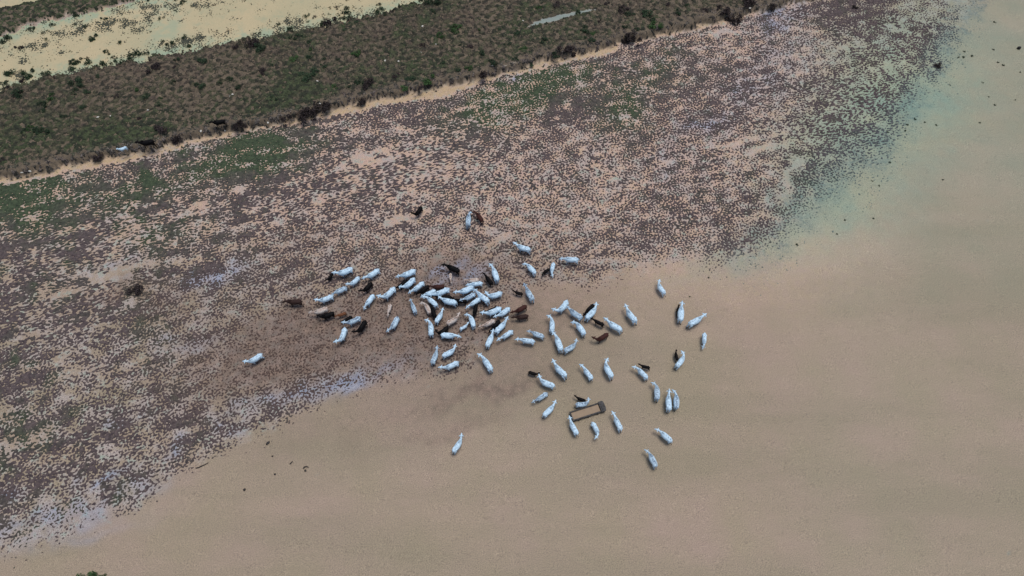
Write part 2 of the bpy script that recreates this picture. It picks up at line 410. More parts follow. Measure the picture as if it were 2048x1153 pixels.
c = k.mix(k.math('MULTIPLY', at('vmud'), .8), c, k.mix(k.ramp(g2, [(.35, 0.), (.65, 1.)]), srgb(74, 62, 58), srgb(112, 92, 82)))
c = k.mix(1.0, c, k.ramp(g2, [(.25, (.60, .60, .60)), (.75, (1.3, 1.3, 1.3))]), 'MULTIPLY')
k.l(c, p.inputs['Base Color']); k.bump(g2, .9, .08, p)
cover = mesh_obj('ground_cover', cm, m)
tag(cover, 'low dark grass and weeds growing in patches over the flooded sand and banks', 'ground cover', kind='stuff')
def ground_z(x, y):
    return float(land(np.array([float(x)]), np.array([float(y)]))[0][0])

# ------------------------------------------------------------------ shrubs
def shrub_mat(name, ca, cb):
    m, t, p = new_mat(name, .85, .2); k = NT(t)
    oi = k.n('ShaderNodeObjectInfo').outputs['Random']
    geo = k.n('ShaderNodeNewGeometry').outputs['Position']
    c = k.mix(k.ramp(k.noise(5, 3, .7, geo), [(.3, 0.), (.7, 1.)]), ca, cb)
    c = k.mix(1.0, c, k.ramp(oi, [(0, (.75, .75, .75)), (1, (1.25, 1.25, 1.25))]), 'MULTIPLY')
    k.l(c, p.inputs['Base Color']); return m
M_leaf_g = shrub_mat('dark_green_leaves', srgb(34, 48, 36), srgb(62, 80, 56))
M_leaf_b = shrub_mat('dry_dark_leaves', srgb(38, 34, 36), srgb(72, 62, 60))
M_leaf_v = shrub_mat('fresh_green_leaves', srgb(40, 66, 36), srgb(78, 104, 62))
M_twig = shrub_mat('grey_twigs', srgb(58, 50, 46), srgb(96, 86, 78))

def foliage_mesh(seed, n=520, flat=.75, lobes=7):
    r = random.Random(seed)
    L = []
    for i in range(lobes):
        a = r.uniform(0, 6.28); d = r.uniform(.1, .75) ** .8
        L.append((math.cos(a) * d, math.sin(a) * d * r.uniform(.6, 1), r.uniform(.30, .75) * flat, r.uniform(.22, .48)))
    co = []; fa = []
    for i in range(n):
        x, y, zc, rad = r.choice(L)
        v = Vector((r.gauss(0, 1), r.gauss(0, 1), r.gauss(0, 1))).normalized() * rad * r.uniform(.55, 1.08)
        c = Vector((x, y, zc)) + v; c.z = max(c.z, .02)
        n1 = Vector((r.gauss(0, 1), r.gauss(0, 1), r.gauss(0, 1))).normalized()
        n2 = n1.cross(Vector((r.gauss(0, 1), r.gauss(0, 1), r.gauss(0, 1)))).normalized()
        s = r.uniform(.06, .13); b = len(co)
        co += [c - n1 * s, c + n2 * s * .55, c + n1 * s, c - n2 * s * .55]; fa.append((b, b + 1, b + 2, b + 3))
    me = bpy.data.meshes.new('foliage'); me.from_pydata([tuple(v) for v in co], [], fa); return me
def tube(co, fa, a, b, ra, rb, sides=5):
    a = Vector(a); b = Vector(b); d = (b - a).normalized()
    u = d.orthogonal().normalized(); v = d.cross(u); base = len(co)
    for c, r_ in ((a, ra), (b, rb)):
        for i in range(sides):
            t_ = 2 * math.pi * i / sides; co.append(tuple(c + u * (math.cos(t_) * r_) + v * (math.sin(t_) * r_)))
    for i in range(sides):
        j = (i + 1) % sides; fa.append((base + i, base + j, base + sides + j, base + sides + i))
    fa.append(tuple(base + i for i in range(sides))[::-1]); fa.append(tuple(base + sides + i for i in range(sides)))
def stem_mesh(seed, n=11):
    r = random.Random(seed); co = []; fa = []
    for i in range(n):
        a = r.uniform(0, 6.28); d = r.uniform(.2, .85)
        p0 = (math.cos(a) * .08, math.sin(a) * .08, -.15); p1 = (math.cos(a) * d * .5, math.sin(a) * d * .5, r.uniform(.25, .4)); p2 = (math.cos(a) * d, math.sin(a) * d, r.uniform(.5, .8))
        tube(co, fa, p0, p1, .035, .022); tube(co, fa, p1, p2, .022, .008)
    me = bpy.data.meshes.new('stem'); me.from_pydata(co, [], fa); return me
FOL = [foliage_mesh(s, 520, .8, 5 + s % 4) for s in range(6)]
STM = [stem_mesh(s) for s in range(3)]
def make_shrub(i, mat):
    root = bpy.data.objects.new('shrub', None); root.empty_display_size = .3
    fme = FOL[i % 6].copy(); fo = bpy.data.objects.new('foliage', fme); fme.materials.append(mat); fo.parent = root
    sme = STM[i % 3].copy(); so = bpy.data.objects.new('stem', sme); sme.materials.append(M_twig); so.parent = root
    return root, fo, so
protos = {(i, j): make_shrub(i, mt) for i in range(6) for j, mt in enumerate((M_leaf_g, M_leaf_b, M_leaf_v))}
def put_shrub(px, py, rpx, kind, label, group=None, cat='shrub', squash=1.0, hk=1.0):
    """px, py: where its foot stands in the photo; rpx: its half width there"""
    i = random.randrange(6)
    src = protos[(i, kind)]
    g = to_ground(px, py + rpx * .25)
    zz = ground_z(g[0], g[1])
    g = to_ground(px, py + rpx * .25, zz)
    s = rpx / px_per_m(px, py) * 1.4
    root = src[0].copy(); link(root)
    root.location = (g[0], g[1], zz - .05 * s); root.rotation_euler = (0, 0, random.uniform(0, 6.28) if squash == 1 else .3)
    root.scale = (s * random.uniform(.9, 1.15) * squash, s * random.uniform(.85, 1.1) / squash ** .5, s * hk * random.uniform(.75, 1.0))
    for c_ in src[1:]:
        c2 = c_.copy(); link(c2, root)
    tag(root, label, cat, group)
    return root

W1 = [(265,240,35),(365,265,22),(45,325,40),(160,385,30),(685,225,22),(840,155,25),(640,115,35),(430,210,25),(555,255,15),(485,255,12),(465,285,12),(200,285,12),
 (540,215,15),(610,205,18),(680,285,15),(370,320,22),(760,310,35),(975,185,18),(960,345,25),(1000,325,12),(1185,145,15),(1155,185,15),(1300,155,22),
 (1410,100,18),(1470,20,30),(1545,65,15),(1015,110,12),(965,100,12),(915,110,12),(1095,110,8),(1095,150,10),(1045,130,10),(1640,40,12),(1720,45,18),(1960,8,18),
 (1060,18,15),(1195,12,20),(1330,30,15),(1410,8,20),(860,430,28),(855,475,12),(590,500,40),(600,540,35),(720,500,30),(700,470,20),(805,530,40),(650,490,25),
 (920,470,25),(910,505,25),(1010,500,35),(1060,450,35),(1110,430,35),(1185,435,30),(1480,310,30),(1520,375,25),(1550,300,18),(1360,355,30),(1420,325,20),
 (1440,340,20),(1310,340,20),(1690,310,15),(1725,255,15),(1675,285,10),(1820,255,15),(1720,365,10),(1760,335,10),(270,545,18),(80,600,45),(200,590,30),
 (255,600,45),(190,655,35),(30,665,30),(375,590,35),(330,650,25),(525,530,10),(245,510,15),(570,425,15),
 (210,405,14),(130,440,12),(820,370,10),(545,360,9),(480,320,9),(910,385,9),(815,245,10),(1200,265,16),(1225,370,14),(1480,235,12),(1100,385,9)]
W2 = [(20,270,20),(40,250,15),(185,200,22),(415,135,25),(465,145,18),(415,180,20),(275,240,30),(165,285,15),(590,75,15),(590,125,15),(645,75,20),(735,90,35),
 (760,150,35),(660,130,22),(695,150,25),(600,180,45),(540,195,30),(735,12,15),(785,60,15),(830,120,15),(870,150,26),(990,45,22),(985,85,30),(980,115,30),
 (1060,45,12),(1040,120,20),(915,155,18),(1345,14,30),(1390,40,45),(1460,24,36),(45,205,10),(100,190,7),(130,235,9),(820,80,9),(850,90,9),(240,180,12),(300,170,10),(915,45,12)]
B1 = [(100,700,35),(140,760,45),(1700,395,35),(1450,455,40),(1410,475,22),(1320,460,12),(1225,545,50),(1630,490,40),(1600,680,35),(1380,655,22),(1845,635,28),(1280,835,30),
 (1900,700,25),(340,1050,50),(600,650,40),(620,700,35),(590,745,22),(780,610,25),(700,740,28),(350,830,35),(340,880,25),(420,770,30),(670,860,24),(1100,720,24),(1160,780,30),(1190,765,22),(1280,785,15),
 (930,770,22),(500,930,26),(1110,945,18),(1680,740,22),(1770,650,26),(1400,540,24),(1880,380,26),(1830,375,24),(240,1020,30),(200,1040,24),(270,690,30)]
B2 = [(40,375,50),(320,295,25),(270,300,20),(780,180,30),(695,215,30),(700,240,15),(1420,95,25),(1600,220,45),(1470,280,40),(1340,360,25),(800,425,35),(295,475,35),(420,460,28),
 (655,470,22),(400,600,50),(460,575,40),(540,525,25),(60,565,35),(550,470,20),(440,400,22),(425,335,22),(1110,615,30),(1250,630,35),(1390,640,50),(910,660,50),(830,660,30),
 (1300,710,30),(1190,700,30),(1900,510,40),(1810,420,25),(1720,370,25),(2010,350,25),(440,275,24),(380,290,18),(1180,360,18),(1020,300,20),(890,320,14),(620,590,12),(1480,380,18),(1630,360,14),(130,520,16),
 (1960,230,22),(1790,240,16),(1080,100,20),(1290,120,16),(750,690,18),(630,700,26),(140,790,30),(1500,500,26),(1620,560,26),(1700,540,28)]
B3 = [(890,70,45),(1090,130,60),(930,110,35),(1190,210,30),(350,50,35),(220,60,30),(40,260,30),(245,325,30),(590,235,35),(620,310,35),(350,440,30),(700,170,16),(520,100,24),(1130,200,34),
 (1330,100,26),(900,215,24),(1000,230,20),(640,270,20),(1400,40,26),(1550,80,24),(1650,60,24),(100,390,26),(30,470,26),(160,520,18),(760,30,22),(1240,40,22)]
special = {}
G_FLOOD = 'small dark shrubs standing in the pale flood water beyond the bank'
G_BANK = 'dark shrubs scattered over the grassy bank'
for (lst, ox, oy) in ((W1, 0, 0), (W2, 512, 0)):
    for (x, y, r_) in lst:
        X, Y, r2 = ox + x / 4, oy + y / 4, r_ / 4
        k_ = 0 if random.random() < .8 else 1
        lab = 'bushy dark green shrub standing in the pale flood water beyond the bank' if r_ >= 25 else 'small dark green tuft of shrub poking out of the pale flood water'
        put_shrub(X, Y, max(r2, 2.5), k_, lab, G_FLOOD if r_ >= 25 else 'small tufts poking out of the pale flood water')
for (lst, ox, oy) in ((B1, 0, 0), (B2, 512, 0), (B3, 1024, 0)):
    for (x, y, r_) in lst:
        X, Y, r2 = ox + x / 4, oy + y / 4, r_ / 4
        k_ = random.choice((0, 0, 1)) if (x + y) % 7 else 2
        big = r_ >= 35
        put_shrub(X, Y, r2, k_, 'wide dark shrub growing in the brown grass of the bank' if big else 'low dark clump of scrub in the brown grass of the bank',
                  G_BANK if big else 'low clumps of scrub in the bank grass', hk=.7)
# the dark bushes along the foot of the bank and the odd ones in the field, each told apart
for X, Y, r_, lab in [
    (510, 86, 16, 'big round dark bush at the far edge of the bank, above the pale flood water'),
    (1466, 40, 14, 'tallest blackish bush, leaning over the bank foot near the top edge of the photo'),
    (1450, 25, 10, 'black bush growing against the tallest bush at the top of the bank'),
    (1492, 6, 13, 'dark bush cut by the top edge, right of the tallest blackish bush'),
    (1266, 78, 14, 'round black bush at the bank foot where the yellow channel ends'),
    (1249, 84, 9, 'smaller black bush touching the round black bush at the bank foot'),
    (1131, 98, 12, 'black bush on the bank slope with a smaller one below it on the right'),
    (1146, 109, 8, 'small black bush at the foot of the slope, right below a larger one'),
    (965, 150, 12, 'black bush at the bank foot standing above the green weeds'),
    (724, 203, 10, 'compact black bush on the bank foot where the channel widens'),
    (650, 212, 14, 'right hand bush of the long black thicket at the bank foot'),
    (630, 222, 15, 'middle bush of the long black thicket at the bank foot'),
    (608, 230, 13, 'left hand bush of the long black thicket at the bank foot'),
    (575, 238, 9, 'small dark bush just left of the long black thicket'),
    (482, 250, 13, 'dark hollow bush at the bank foot right of the black cow with a pale muzzle'),
    (354, 281, 14, 'dark sprawling bush at the bank foot right of the black cow lying in the hollow'),
    (325, 262, 12, 'brownish dark bush on the bank above the black cow in the hollow'),
    (200, 315, 9, 'small dark bush at the bank foot left of the white calf'),
    (5, 320, 10, 'dark bush on the bank at the left edge of the photo'),
    (270, 578, 13, 'lone black bush at the end of a sandy streak in the open field'),
    (178, 1157, 14, 'leafy green shrub cut by the bottom edge of the photo'),
    (205, 1153, 6, 'small leafy green shrub beside the larger one on the bottom edge'),
    (1543, 15, 7, 'small dark bush at the bank foot beside the bluish wet patch'),
    (1708, 15, 6, 'small dark bush above the yellowish strip near the top edge'),
    (1877, 132, 7, 'dark round clump at the right end of the weed field in greenish shallows')]:
    kd = 2 if Y > 1100 else 1
    put_shrub(X, Y, r_, kd, lab, hk=.9)
# loose tufts in the greenish shallows at right
G_T = 'single dark tufts dotted over the greenish shallows'
for X, Y, r_ in [(2007,131,3),(1995,125,2.5),(1987,100,2.5),(1916,115,2.6),(1926,115,3),(1944,112,3.2),(1928,103,3),(1989,210,3),(1977,194,2),(1989,45,3),(1780,325,3.4),(1747,437,3),
                 (1594,490,3.4),(1673,468,2.4),(1758,372,2.4),(1744,362,2.4),(1417,555,2.6),(1380,594,2),(1965,165,2.2),(1885,360,2.8),(1960,246,2.4),(1850,245,2.6),(1872,250,2.6),(1900,170,2.2),
                 (1815,250,3),(1830,238,3),(1775,265,3),(1810,262,3),(1690,440,2.4),(2030,200,2.2),(2040,145,2.4)]:
    put_shrub(X, Y, r_ * .8, 0, 'single dark tuft standing alone in the greenish shallows', G_T, cat='tuft', hk=.8)

# ------------------------------------------------------------------ small loose things on the sand
m_st, t, p = new_mat('wet_black_stone', .5, .4); k = NT(t)
k.l(k.mix(k.noise(12, 3, .6), srgb(22, 20, 20), srgb(48, 44, 44)), p.inputs['Base Color'])
m_pale, t, p = new_mat('pale_stone', .8, .3); k = NT(t)
k.l(k.mix(k.noise(9, 3, .6), srgb(176, 172, 160), srgb(216, 212, 202)), p.inputs['Base Color'])
def stone_mesh(seed, sx, sy, sz):
    bm = bmesh.new(); bmesh.ops.create_icosphere(bm, subdivisions=3, radius=1)
    r = random.Random(seed); o = [Vector((r.gauss(0, 1), r.gauss(0, 1), r.gauss(0, 1))).normalized() for _ in range(7)]
    for v in bm.verts:
        d = 1.0
        for q in o: d -= .13 * max(0, v.co.normalized().dot(q) - .62) * 2.2
        v.co = Vector((v.co.x * sx, v.co.y * sy, v.co.z * sz)) * d
    me = bpy.data.meshes.new('stone'); bm.to_mesh(me); bm.free(); smooth(me); return me
def put_stone(px, py, sx, sy, sz, rz, mat, label, name='stone', group=None, cat='stone', seed=0):
    g = to_ground(px, py); zz = ground_z(g[0], g[1]); g = to_ground(px, py, zz)
    o = mesh_obj(name, stone_mesh(seed, sx, sy, sz), mat); o.location = (g[0], g[1], zz + sz * .35); o.rotation_euler = (0, 0, rz)
    return tag(o, label, cat, group)
put_stone(536, 887, .26, .15, .14, 1.0, m_st, 'oblong black stone lying alone on the bare sand, above the other dark bits', seed=1)
put_stone(489, 980, .15, .14, .12, 0, m_st, 'small round black stone on bare sand at lower left', seed=2)
put_stone(611, 942, .14, .13, .1, 0, m_st, 'small black stone lying inside the bend of a curved stick', seed=3)
put_stone(2037, 98, .30, .26, .34, .2, m_st, 'squarish black stone in the shallows near the right edge', seed=4)
put_stone(550, 949, .12, .11, .09, 0, m_st, 'tiny dark pebble right of the small round black stone', seed=6, name='pebble', cat='pebble')
put_stone(545, 913, .12, .09, .08, .6, m_st, 'tiny dark pebble just below the oblong black stone', seed=7, name='pebble', cat='pebble')
for i, (x, y) in enumerate([(770,122),(797,123),(808,105),(842,106),(720,141),(712,146),(845,53),(872,89),(465,190),(221,233),(296,221),(460,193),(635,163),(640,166),(650,170),(1046,42),(196,235),(905,157),
                            (60,343),(44,346),(1500,17),(1190,118),(986,132),(1450,60),(560,235),(536,246),(450,262),(402,263),(640,208)]):
    put_stone(x, y, random.uniform(.14, .26), random.uniform(.10, .16), .09, random.uniform(0, 3), m_pale, 'small pale stone lying in the grass of the bank', seed=20 + i % 5, group='pale stones lying in the bank grass')
def stick(pts, r0, label):
    co = []; fa = []; w_ = []
    for a in pts:
        g = to_ground(*a); w_.append(g)
    o0 = Vector((w_[0][0], w_[0][1], 0))
    P = [Vector((q[0], q[1], .05 + .05 * math.sin(i))) - o0 for i, q in enumerate(w_)]
    for i in range(len(P) - 1):
        tube(co, fa, P[i], P[i + 1], r0 * (1 - .5 * i / len(P)), r0 * (1 - .5 * (i + 1) / len(P)), 6)
    me = bpy.data.meshes.new('stick'); me.from_pydata(co, [], fa)
    o = mesh_obj('stick', me, m_st); o.location = o0; return tag(o, label, 'stick')
stick([(607, 938), (609, 935), (612, 934), (615, 934), (617, 936)], .07, 'curved black stick arched over a small stone on the sand')
stick([(580, 929), (582, 927), (584, 925), (585, 923)], .06, 'short bent stick left of the curved black stick')
stick([(392, 937), (398, 936), (404, 933), (410, 930), (417, 926)], .06, 'thin dark branch lying on sand at the lower edge of the weeds')
# ------------------------------------------------------------------ cattle
WIN = dict(A=(560, 520, 6.404), B=(780, 510, 9.606), C=(900, 510, 9.606), D=(800, 610, 9.606), E=(920, 590, 9.606), F=(1040, 560, 6.404), G=(1040, 700, 6.404),
           H=(1200, 540, 6.404), I=(1200, 700, 6.404), J=(780, 400, 6.404), K=(980, 470, 6.404), L=(840, 680, 6.404), M=(200, 220, 4.803), N=(440, 560, 6.404),
           O=(1240, 800, 6.404), P=(870, 840, 12.81), Q=(1330, 680, 16.47))
def coat(name, base, patch_c, legs, mott=.5, lo=.45, hi=.68, muzzle=None, rough=.75):
    m, t, p = new_mat(name, rough, .08 if name == 'black_hide' else .25); k = NT(t)
    tc = k.n('ShaderNodeTexCoord').outputs['Object']
    oi = k.n('ShaderNodeObjectInfo').outputs['Random']
    sc = k.n('ShaderNodeVectorMath', operation='ADD'); cx = k.n('ShaderNodeCombineXYZ')
    k.l(k.math('MULTIPLY', oi, 37.0), cx.inputs[0]); k.l(k.math('MULTIPLY', oi, 91.0), cx.inputs[1])
    k.l(tc, sc.inputs[0]); k.l(cx.outputs[0], sc.inputs[1])
    n1 = k.noise(4.5, 4, .65, sc.outputs[0]); n2 = k.noise(16, 3, .7, sc.outputs[0])
    sep = k.n('ShaderNodeSeparateXYZ'); k.l(tc, sep.inputs[0])
    # the coat is greyer along the spine and hump, dirtier low on the legs
    ay = k.math('ABSOLUTE', sep.outputs[1])
    spine = k.ramp(k.math('MULTIPLY', ay, 4.0), [(.05, 1.), (.95, 0.)])
    c = k.mix(k.math('MULTIPLY', k.math('MULTIPLY', k.ramp(n1, [(lo, 0.), (hi, 1.)]), k.math('ADD', k.math('MULTIPLY', spine, .75), .35)), mott), base, patch_c)
    c = k.mix(1.0, c, k.ramp(n2, [(.3, (.86, .86, .86)), (.7, (1.1, 1.1, 1.1))]), 'MULTIPLY')
    dirt = k.ramp(sep.outputs[2], [(.10, 1.), (.52, 0.)])
    c = k.mix(k.math('MULTIPLY', dirt, .85), c, legs)
    k.l(c, p.inputs['Base Color']); k.bump(n2, .3, .015, p)
    return m
M_white = coat('white_hide', (.64, .84, .97), srgb(96, 114, 138), srgb(78, 66, 62), .85)
M_grey = coat('grey_backed_hide', (.64, .83, .95), srgb(96, 112, 134), srgb(72, 62, 60), 1.0, .34, .60)
M_cream = coat('cream_hide', (.70, .64, .58), srgb(146, 112, 92), srgb(110, 90, 78), .9, .3, .6)
M_tan = coat('tan_hide', srgb(120, 78, 52), srgb(84, 52, 36), srgb(44, 30, 24), .8)
M_black = coat('black_hide', (.006, .0055, .006), (.012, .010, .010), (.007, .006, .006), .5, rough=.6)
M_brown = coat('red_brown_hide', srgb(66, 36, 30), srgb(42, 24, 20), srgb(22, 14, 12), .7)
M_dun = coat('dull_brown_hide', srgb(56, 38, 33), srgb(40, 27, 24), srgb(24, 16, 14), .7)
M_tuft, t, p = new_mat('black_tail_hair', .8, .2); p.inputs['Base Color'].default_value = (.012, .011, .012, 1)
COATS = dict(w=M_white, g=M_grey, c=M_cream, t=M_tan, k=M_black, r=M_brown, d=M_dun)

def loft(bm, path, radii, n=14, up=Vector((0, 0, 1))):
    rings = []
    for i, c in enumerate(path):
        a = path[max(i - 1, 0)]; b = path[min(i + 1, len(path) - 1)]
        d = (b - a).normalized()
        side = d.cross(up)
        if side.length < .15: side = d.cross(Vector((1, 0, 0)))
        side.normalize(); nrm = side.cross(d).normalized()
        rw, rh = radii[i]
        rings.append([bm.verts.new(c + side * (math.cos(2 * math.pi * j / n) * rw) + nrm * (math.sin(2 * math.pi * j / n) * rh)) for j in range(n)])
    for a, b in zip(rings[:-1], rings[1:]):
        for j in range(n): bm.faces.new((a[j], a[(j + 1) % n], b[(j + 1) % n], b[j]))
    bm.faces.new(rings[0][::-1]); bm.faces.new(rings[-1])

tmp_mesh = bpy.data.meshes.new('tmp'); tmp_obj = bpy.data.objects.new('tmp', tmp_mesh); COL.objects.link(tmp_obj)
rm = tmp_obj.modifiers.new('r', 'REMESH'); rm.mode = 'VOXEL'; rm.voxel_size = .036; rm.use_smooth_shade = True
sm_ = tmp_obj.modifiers.new('s', 'SMOOTH'); sm_.factor = .5; sm_.iterations = 2

def cow_mesh(seed, yaw, bend, reach, calf, fat=1.0):
    """body, neck, head and legs as one surface, nose towards +x; yaw turns neck and head, reach 0 = grazing, 1 = head carried level"""
    r = random.Random(seed)
    bm = bmesh.new()
    by = lambda x: bend * ((x + .1) ** 2 - .15)
    prof = [(-.86, 1.12, .09, .10), (-.80, 1.12, .19, .20), (-.68, 1.08, .26, .28), (-.48, 1.05, .295, .32), (-.22, .99, .33, .37), (.05, .96, .345, .39),
            (.30, .98, .33, .38), (.50, 1.02, .28, .37), (.66, 1.04, .225, .33), (.80, 1.05, .17, .25), (.90, 1.06, .10, .16)]
    if calf: prof = [(x * .92, z_ + .02, w * .94, h * .86) for x, z_, w, h in prof]
    loft(bm, [Vector((x, by(x), z_)) for x, z_, w, h in prof], [(w * fat, h) for x, z_, w, h in prof], 18)
    # hump over the withers and pin bones at the rump
    if not calf:
        loft(bm, [Vector((.30, by(.3), 1.32)), Vector((.44, by(.44), 1.42)), Vector((.58, by(.58), 1.44)), Vector((.68, by(.68), 1.36))], [(.05, .05), (.10, .12), (.10, .12), (.05, .06)], 10)
    for s in (-1, 1):
        loft(bm, [Vector((-.56, by(-.56) + s * .20, 1.24)), Vector((-.44, by(-.44) + s * .24, 1.24)), Vector((-.34, by(-.34) + s * .21, 1.20))], [(.05, .05), (.07, .07), (.05, .05)], 8)
    # neck and head
    k_ = .88 if calf else 1.0
    a0 = math.atan(2 * bend * .7) ; a1 = a0 + yaw * .65; a2 = a0 + yaw * 1.15
    up = -62 + 78 * reach; dn = -78 + 52 * reach
    hd = lambda a, e: Vector((math.cos(a) * math.cos(R(e)), math.sin(a) * math.cos(R(e)), math.sin(R(e))))
    p0 = Vector((.62, by(.62), 1.12)); p1 = p0 + hd(a0 + yaw * .3, up * .6) * .26 * k_
    p2 = p1 + hd(a1, up) * .22 * k_; p3 = p2 + hd(a2, up * .7) * .14 * k_
    loft(bm, [p0 - Vector((.1, 0, 0)), p0 + (p1 - p0) * .4, p1, p2, p3], [(.20, .27), (.18, .24), (.15, .19), (.12, .15), (.10, .12)], 14)
    h1 = p3; f = hd(a2, dn)
    hp = [h1 - f * .06, h1 + f * .05, h1 + f * .16, h1 + f * .28, h1 + f * .40, h1 + f * .47]
    hp = [h1 + (q - h1) * k_ for q in hp]
    loft(bm, hp, [(.085, .09), (.135, .13), (.125, .13), (.09, .10), (.08, .078), (.055, .05)], 12)
    head = (h1, f, a2)
    # dewlap
    if not calf: loft(bm, [p2 - Vector((0, 0, .12)), p1 - Vector((0, 0, .20)), p0 - Vector((-.02, 0, .30)), Vector((.55, by(.55), .66))], [(.03, .06), (.035, .09), (.04, .12), (.04, .06)], 8)
    # legs
    lk = 1.02
    for fx, sgn, ph in ((.46, 1, r.uniform(-.16, .16)), (.46, -1, r.uniform(-.16, .16)), (-.62, 1, r.uniform(-.20, .14)), (-.62, -1, r.uniform(-.20, .14))):
        front = fx > 0; y0 = by(fx) + sgn * (.17 if front else .18); y1 = by(fx) + sgn * .15
        if front:
            P = [Vector((fx + .04, y0, 1.0)), Vector((fx + .02, y0, .78)), Vector((fx + ph * .35, y1, .52)), Vector((fx + ph * .5 + .01, y1, .44)), Vector((fx + ph * .8, y1, .14)), Vector((fx + ph, y1, .07)), Vector((fx + ph + .02, y1, 0))]
            Rr = [(.12, .15), (.10, .13), (.058, .065), (.060, .065), (.042, .045), (.055, .06), (.06, .07)]
        else:
            P = [Vector((fx + .02, y0, 1.02)), Vector((fx + .03, y0, .80)), Vector((fx - .02 + ph * .3, y1, .62)), Vector((fx - .12 + ph * .6, y1, .47)), Vector((fx - .09 + ph * .8, y1, .15)), Vector((fx - .06 + ph, y1, .07)), Vector((fx - .03 + ph, y1, 0))]
            Rr = [(.14, .20), (.13, .18), (.085, .11), (.055, .065), (.044, .048), (.055, .06), (.06, .07)]
        loft(bm, P, [(a * (.85 if calf else 1), b * (.85 if calf else 1)) for a, b in Rr], 10, up=Vector((1, 0, 0)))
    tmp_mesh.clear_geometry()
    bmesh.ops.recalc_face_normals(bm, faces=bm.faces[:])
    bm.to_mesh(tmp_mesh); bm.free(); tmp_mesh.update()
    dg = bpy.context.evaluated_depsgraph_get(); dg.update()
    me = bpy.data.meshes.new_from_object(tmp_obj.evaluated_get(dg)); me.name = 'body'
    smooth(me)
    return me, head, by

def ear_mesh(head, s, calf):
    h, f, a = head
    side = Vector((-math.sin(a), math.cos(a), 0)) * s
    upv = side.cross(f) * s
    if upv.z < 0: upv = -upv
    b = h + f * .03 + side * .085 + upv * .03
    out = (side * .85 - f * .25 + Vector((0, 0, -.25))).normalized(); wd = (f * .5 + upv * .6).normalized()
    L_ = .24 if not calf else .19
    co = []; fa = []
    prof = [(0, .025), (.25, .055), (.5, .06), (.8, .035), (1, .006)]
    th = upv.cross(wd); th = out.cross(wd).normalized() * .012
    for t_, w_ in prof:
        c = b + out * (L_ * t_)
        co += [c + wd * w_, c + th, c - wd * w_, c - th]
    for i in range(len(prof) - 1):
        for j in range(4): fa.append((i * 4 + j, i * 4 + (j + 1) % 4, i * 4 + 4 + (j + 1) % 4, i * 4 + 4 + j))
    fa += [(3, 2, 1, 0), (16, 17, 18, 19)]
    me = bpy.data.meshes.new('ear'); me.from_pydata([tuple(v) for v in co], [], fa); smooth(me); return me

def tail_mesh(by, swing, calf):
    co = []; fa = []; k_ = .9 if calf else 1
    P = [Vector((-.80, 0, 1.28)), Vector((-.90, 0, 1.22)), Vector((-.95, swing * .3, 1.0)), Vector((-.96, swing * .7, .78)), Vector((-.97, swing, .60))]
    P = [Vector((p_.x * k_, p_.y + by(-.86), p_.z - .02)) for p_ in P]; W_ = [.035, .032, .024, .018, .015]
    for i in range(4): tube(co, fa, P[i], P[i + 1], W_[i], W_[i + 1], 7)
    me = bpy.data.meshes.new('tail'); me.from_pydata([tuple(c) for c in co], [], fa); smooth(me)
    co = []; fa = []; e = P[-1]
    Q = [e + Vector((0, 0, .03)), e + Vector((-.005, swing * .1, -.06)), e + Vector((-.01, swing * .25, -.18)), e + Vector((-.01, swing * .35, -.28))]; W_ = [.018, .05, .045, .008]
    for i in range(3): tube(co, fa, Q[i], Q[i + 1], W_[i], W_[i + 1], 7)
    m2 = bpy.data.meshes.new('tail_tuft'); m2.from_pydata([tuple(c) for c in co], [], fa); smooth(m2)
    return me, m2

def put_cow(i, win, rump, withers, nose, ck, label, calf=False):
    ox, oy, s = WIN[win]
    cv = lambda q: (ox + q[0] / s, oy + q[1] / s)
    ru, wi, no = cv(rump), cv(withers), cv(nose)
    zt = .75 if calf else 1.25
    zg = ground_z(*to_ground(*wi)[:2]); zg = max(zg, 0)
    a = to_ground(*ru, zt + zg); b = to_ground(*wi, zt + zg); c = to_ground(*no, zt * .68 + zg)
    v1 = (b - a)[:2]; v2 = (c - b)[:2]
    l1 = float(np.hypot(*v1)); l2 = float(np.hypot(*v2))
    h1 = math.atan2(v1[1], v1[0]); h2 = math.atan2(v2[1], v2[0])
    yaw = (h2 - h1 + math.pi) % (2 * math.pi) - math.pi
    yaw = max(-2.3, min(2.3, yaw))
    sc = (l1 + .5 * l2) / (1.32 + .42)
    sc = max(.62, min(.88, sc)) if calf else max(.82, min(1.08, sc))
    reach = max(.15, min(1.0, (l2 / sc - .30) / .55))
    if abs(yaw) > 1.2: reach = max(reach, .55)
    bend = max(-.22, min(.22, yaw * .10))
    if abs(yaw) > 1.3: bend = max(-.28, min(.28, yaw * .13))
    me, head, by = cow_mesh(100 + i, yaw * .78, bend, reach, calf, random.uniform(.88, 1.06))
    root = empty('calf' if calf else 'cow', (0, 0, 0), h1, sc)
    # the body centre stands between rump and withers
    cxy = (a + b) / 2
    root.location = (cxy[0], cxy[1], zg)
    root.rotation_euler = (0, 0, h1 + random.uniform(-.03, .03))
    mat = COATS[ck]
    mesh_obj('body', me, mat, root)
    for s_ in (-1, 1): mesh_obj('ear', ear_mesh(head, s_, calf), mat, root)
    tm, tt = tail_mesh(by, random.uniform(-.12, .12), calf)
    tl = mesh_obj('tail', tm, mat, root); mesh_obj('tail_tuft', tt, M_tuft, tl)
    tag(root, label, 'calf' if calf else 'cow', 'calves in the herd' if calf else 'cattle of the herd')
    return root

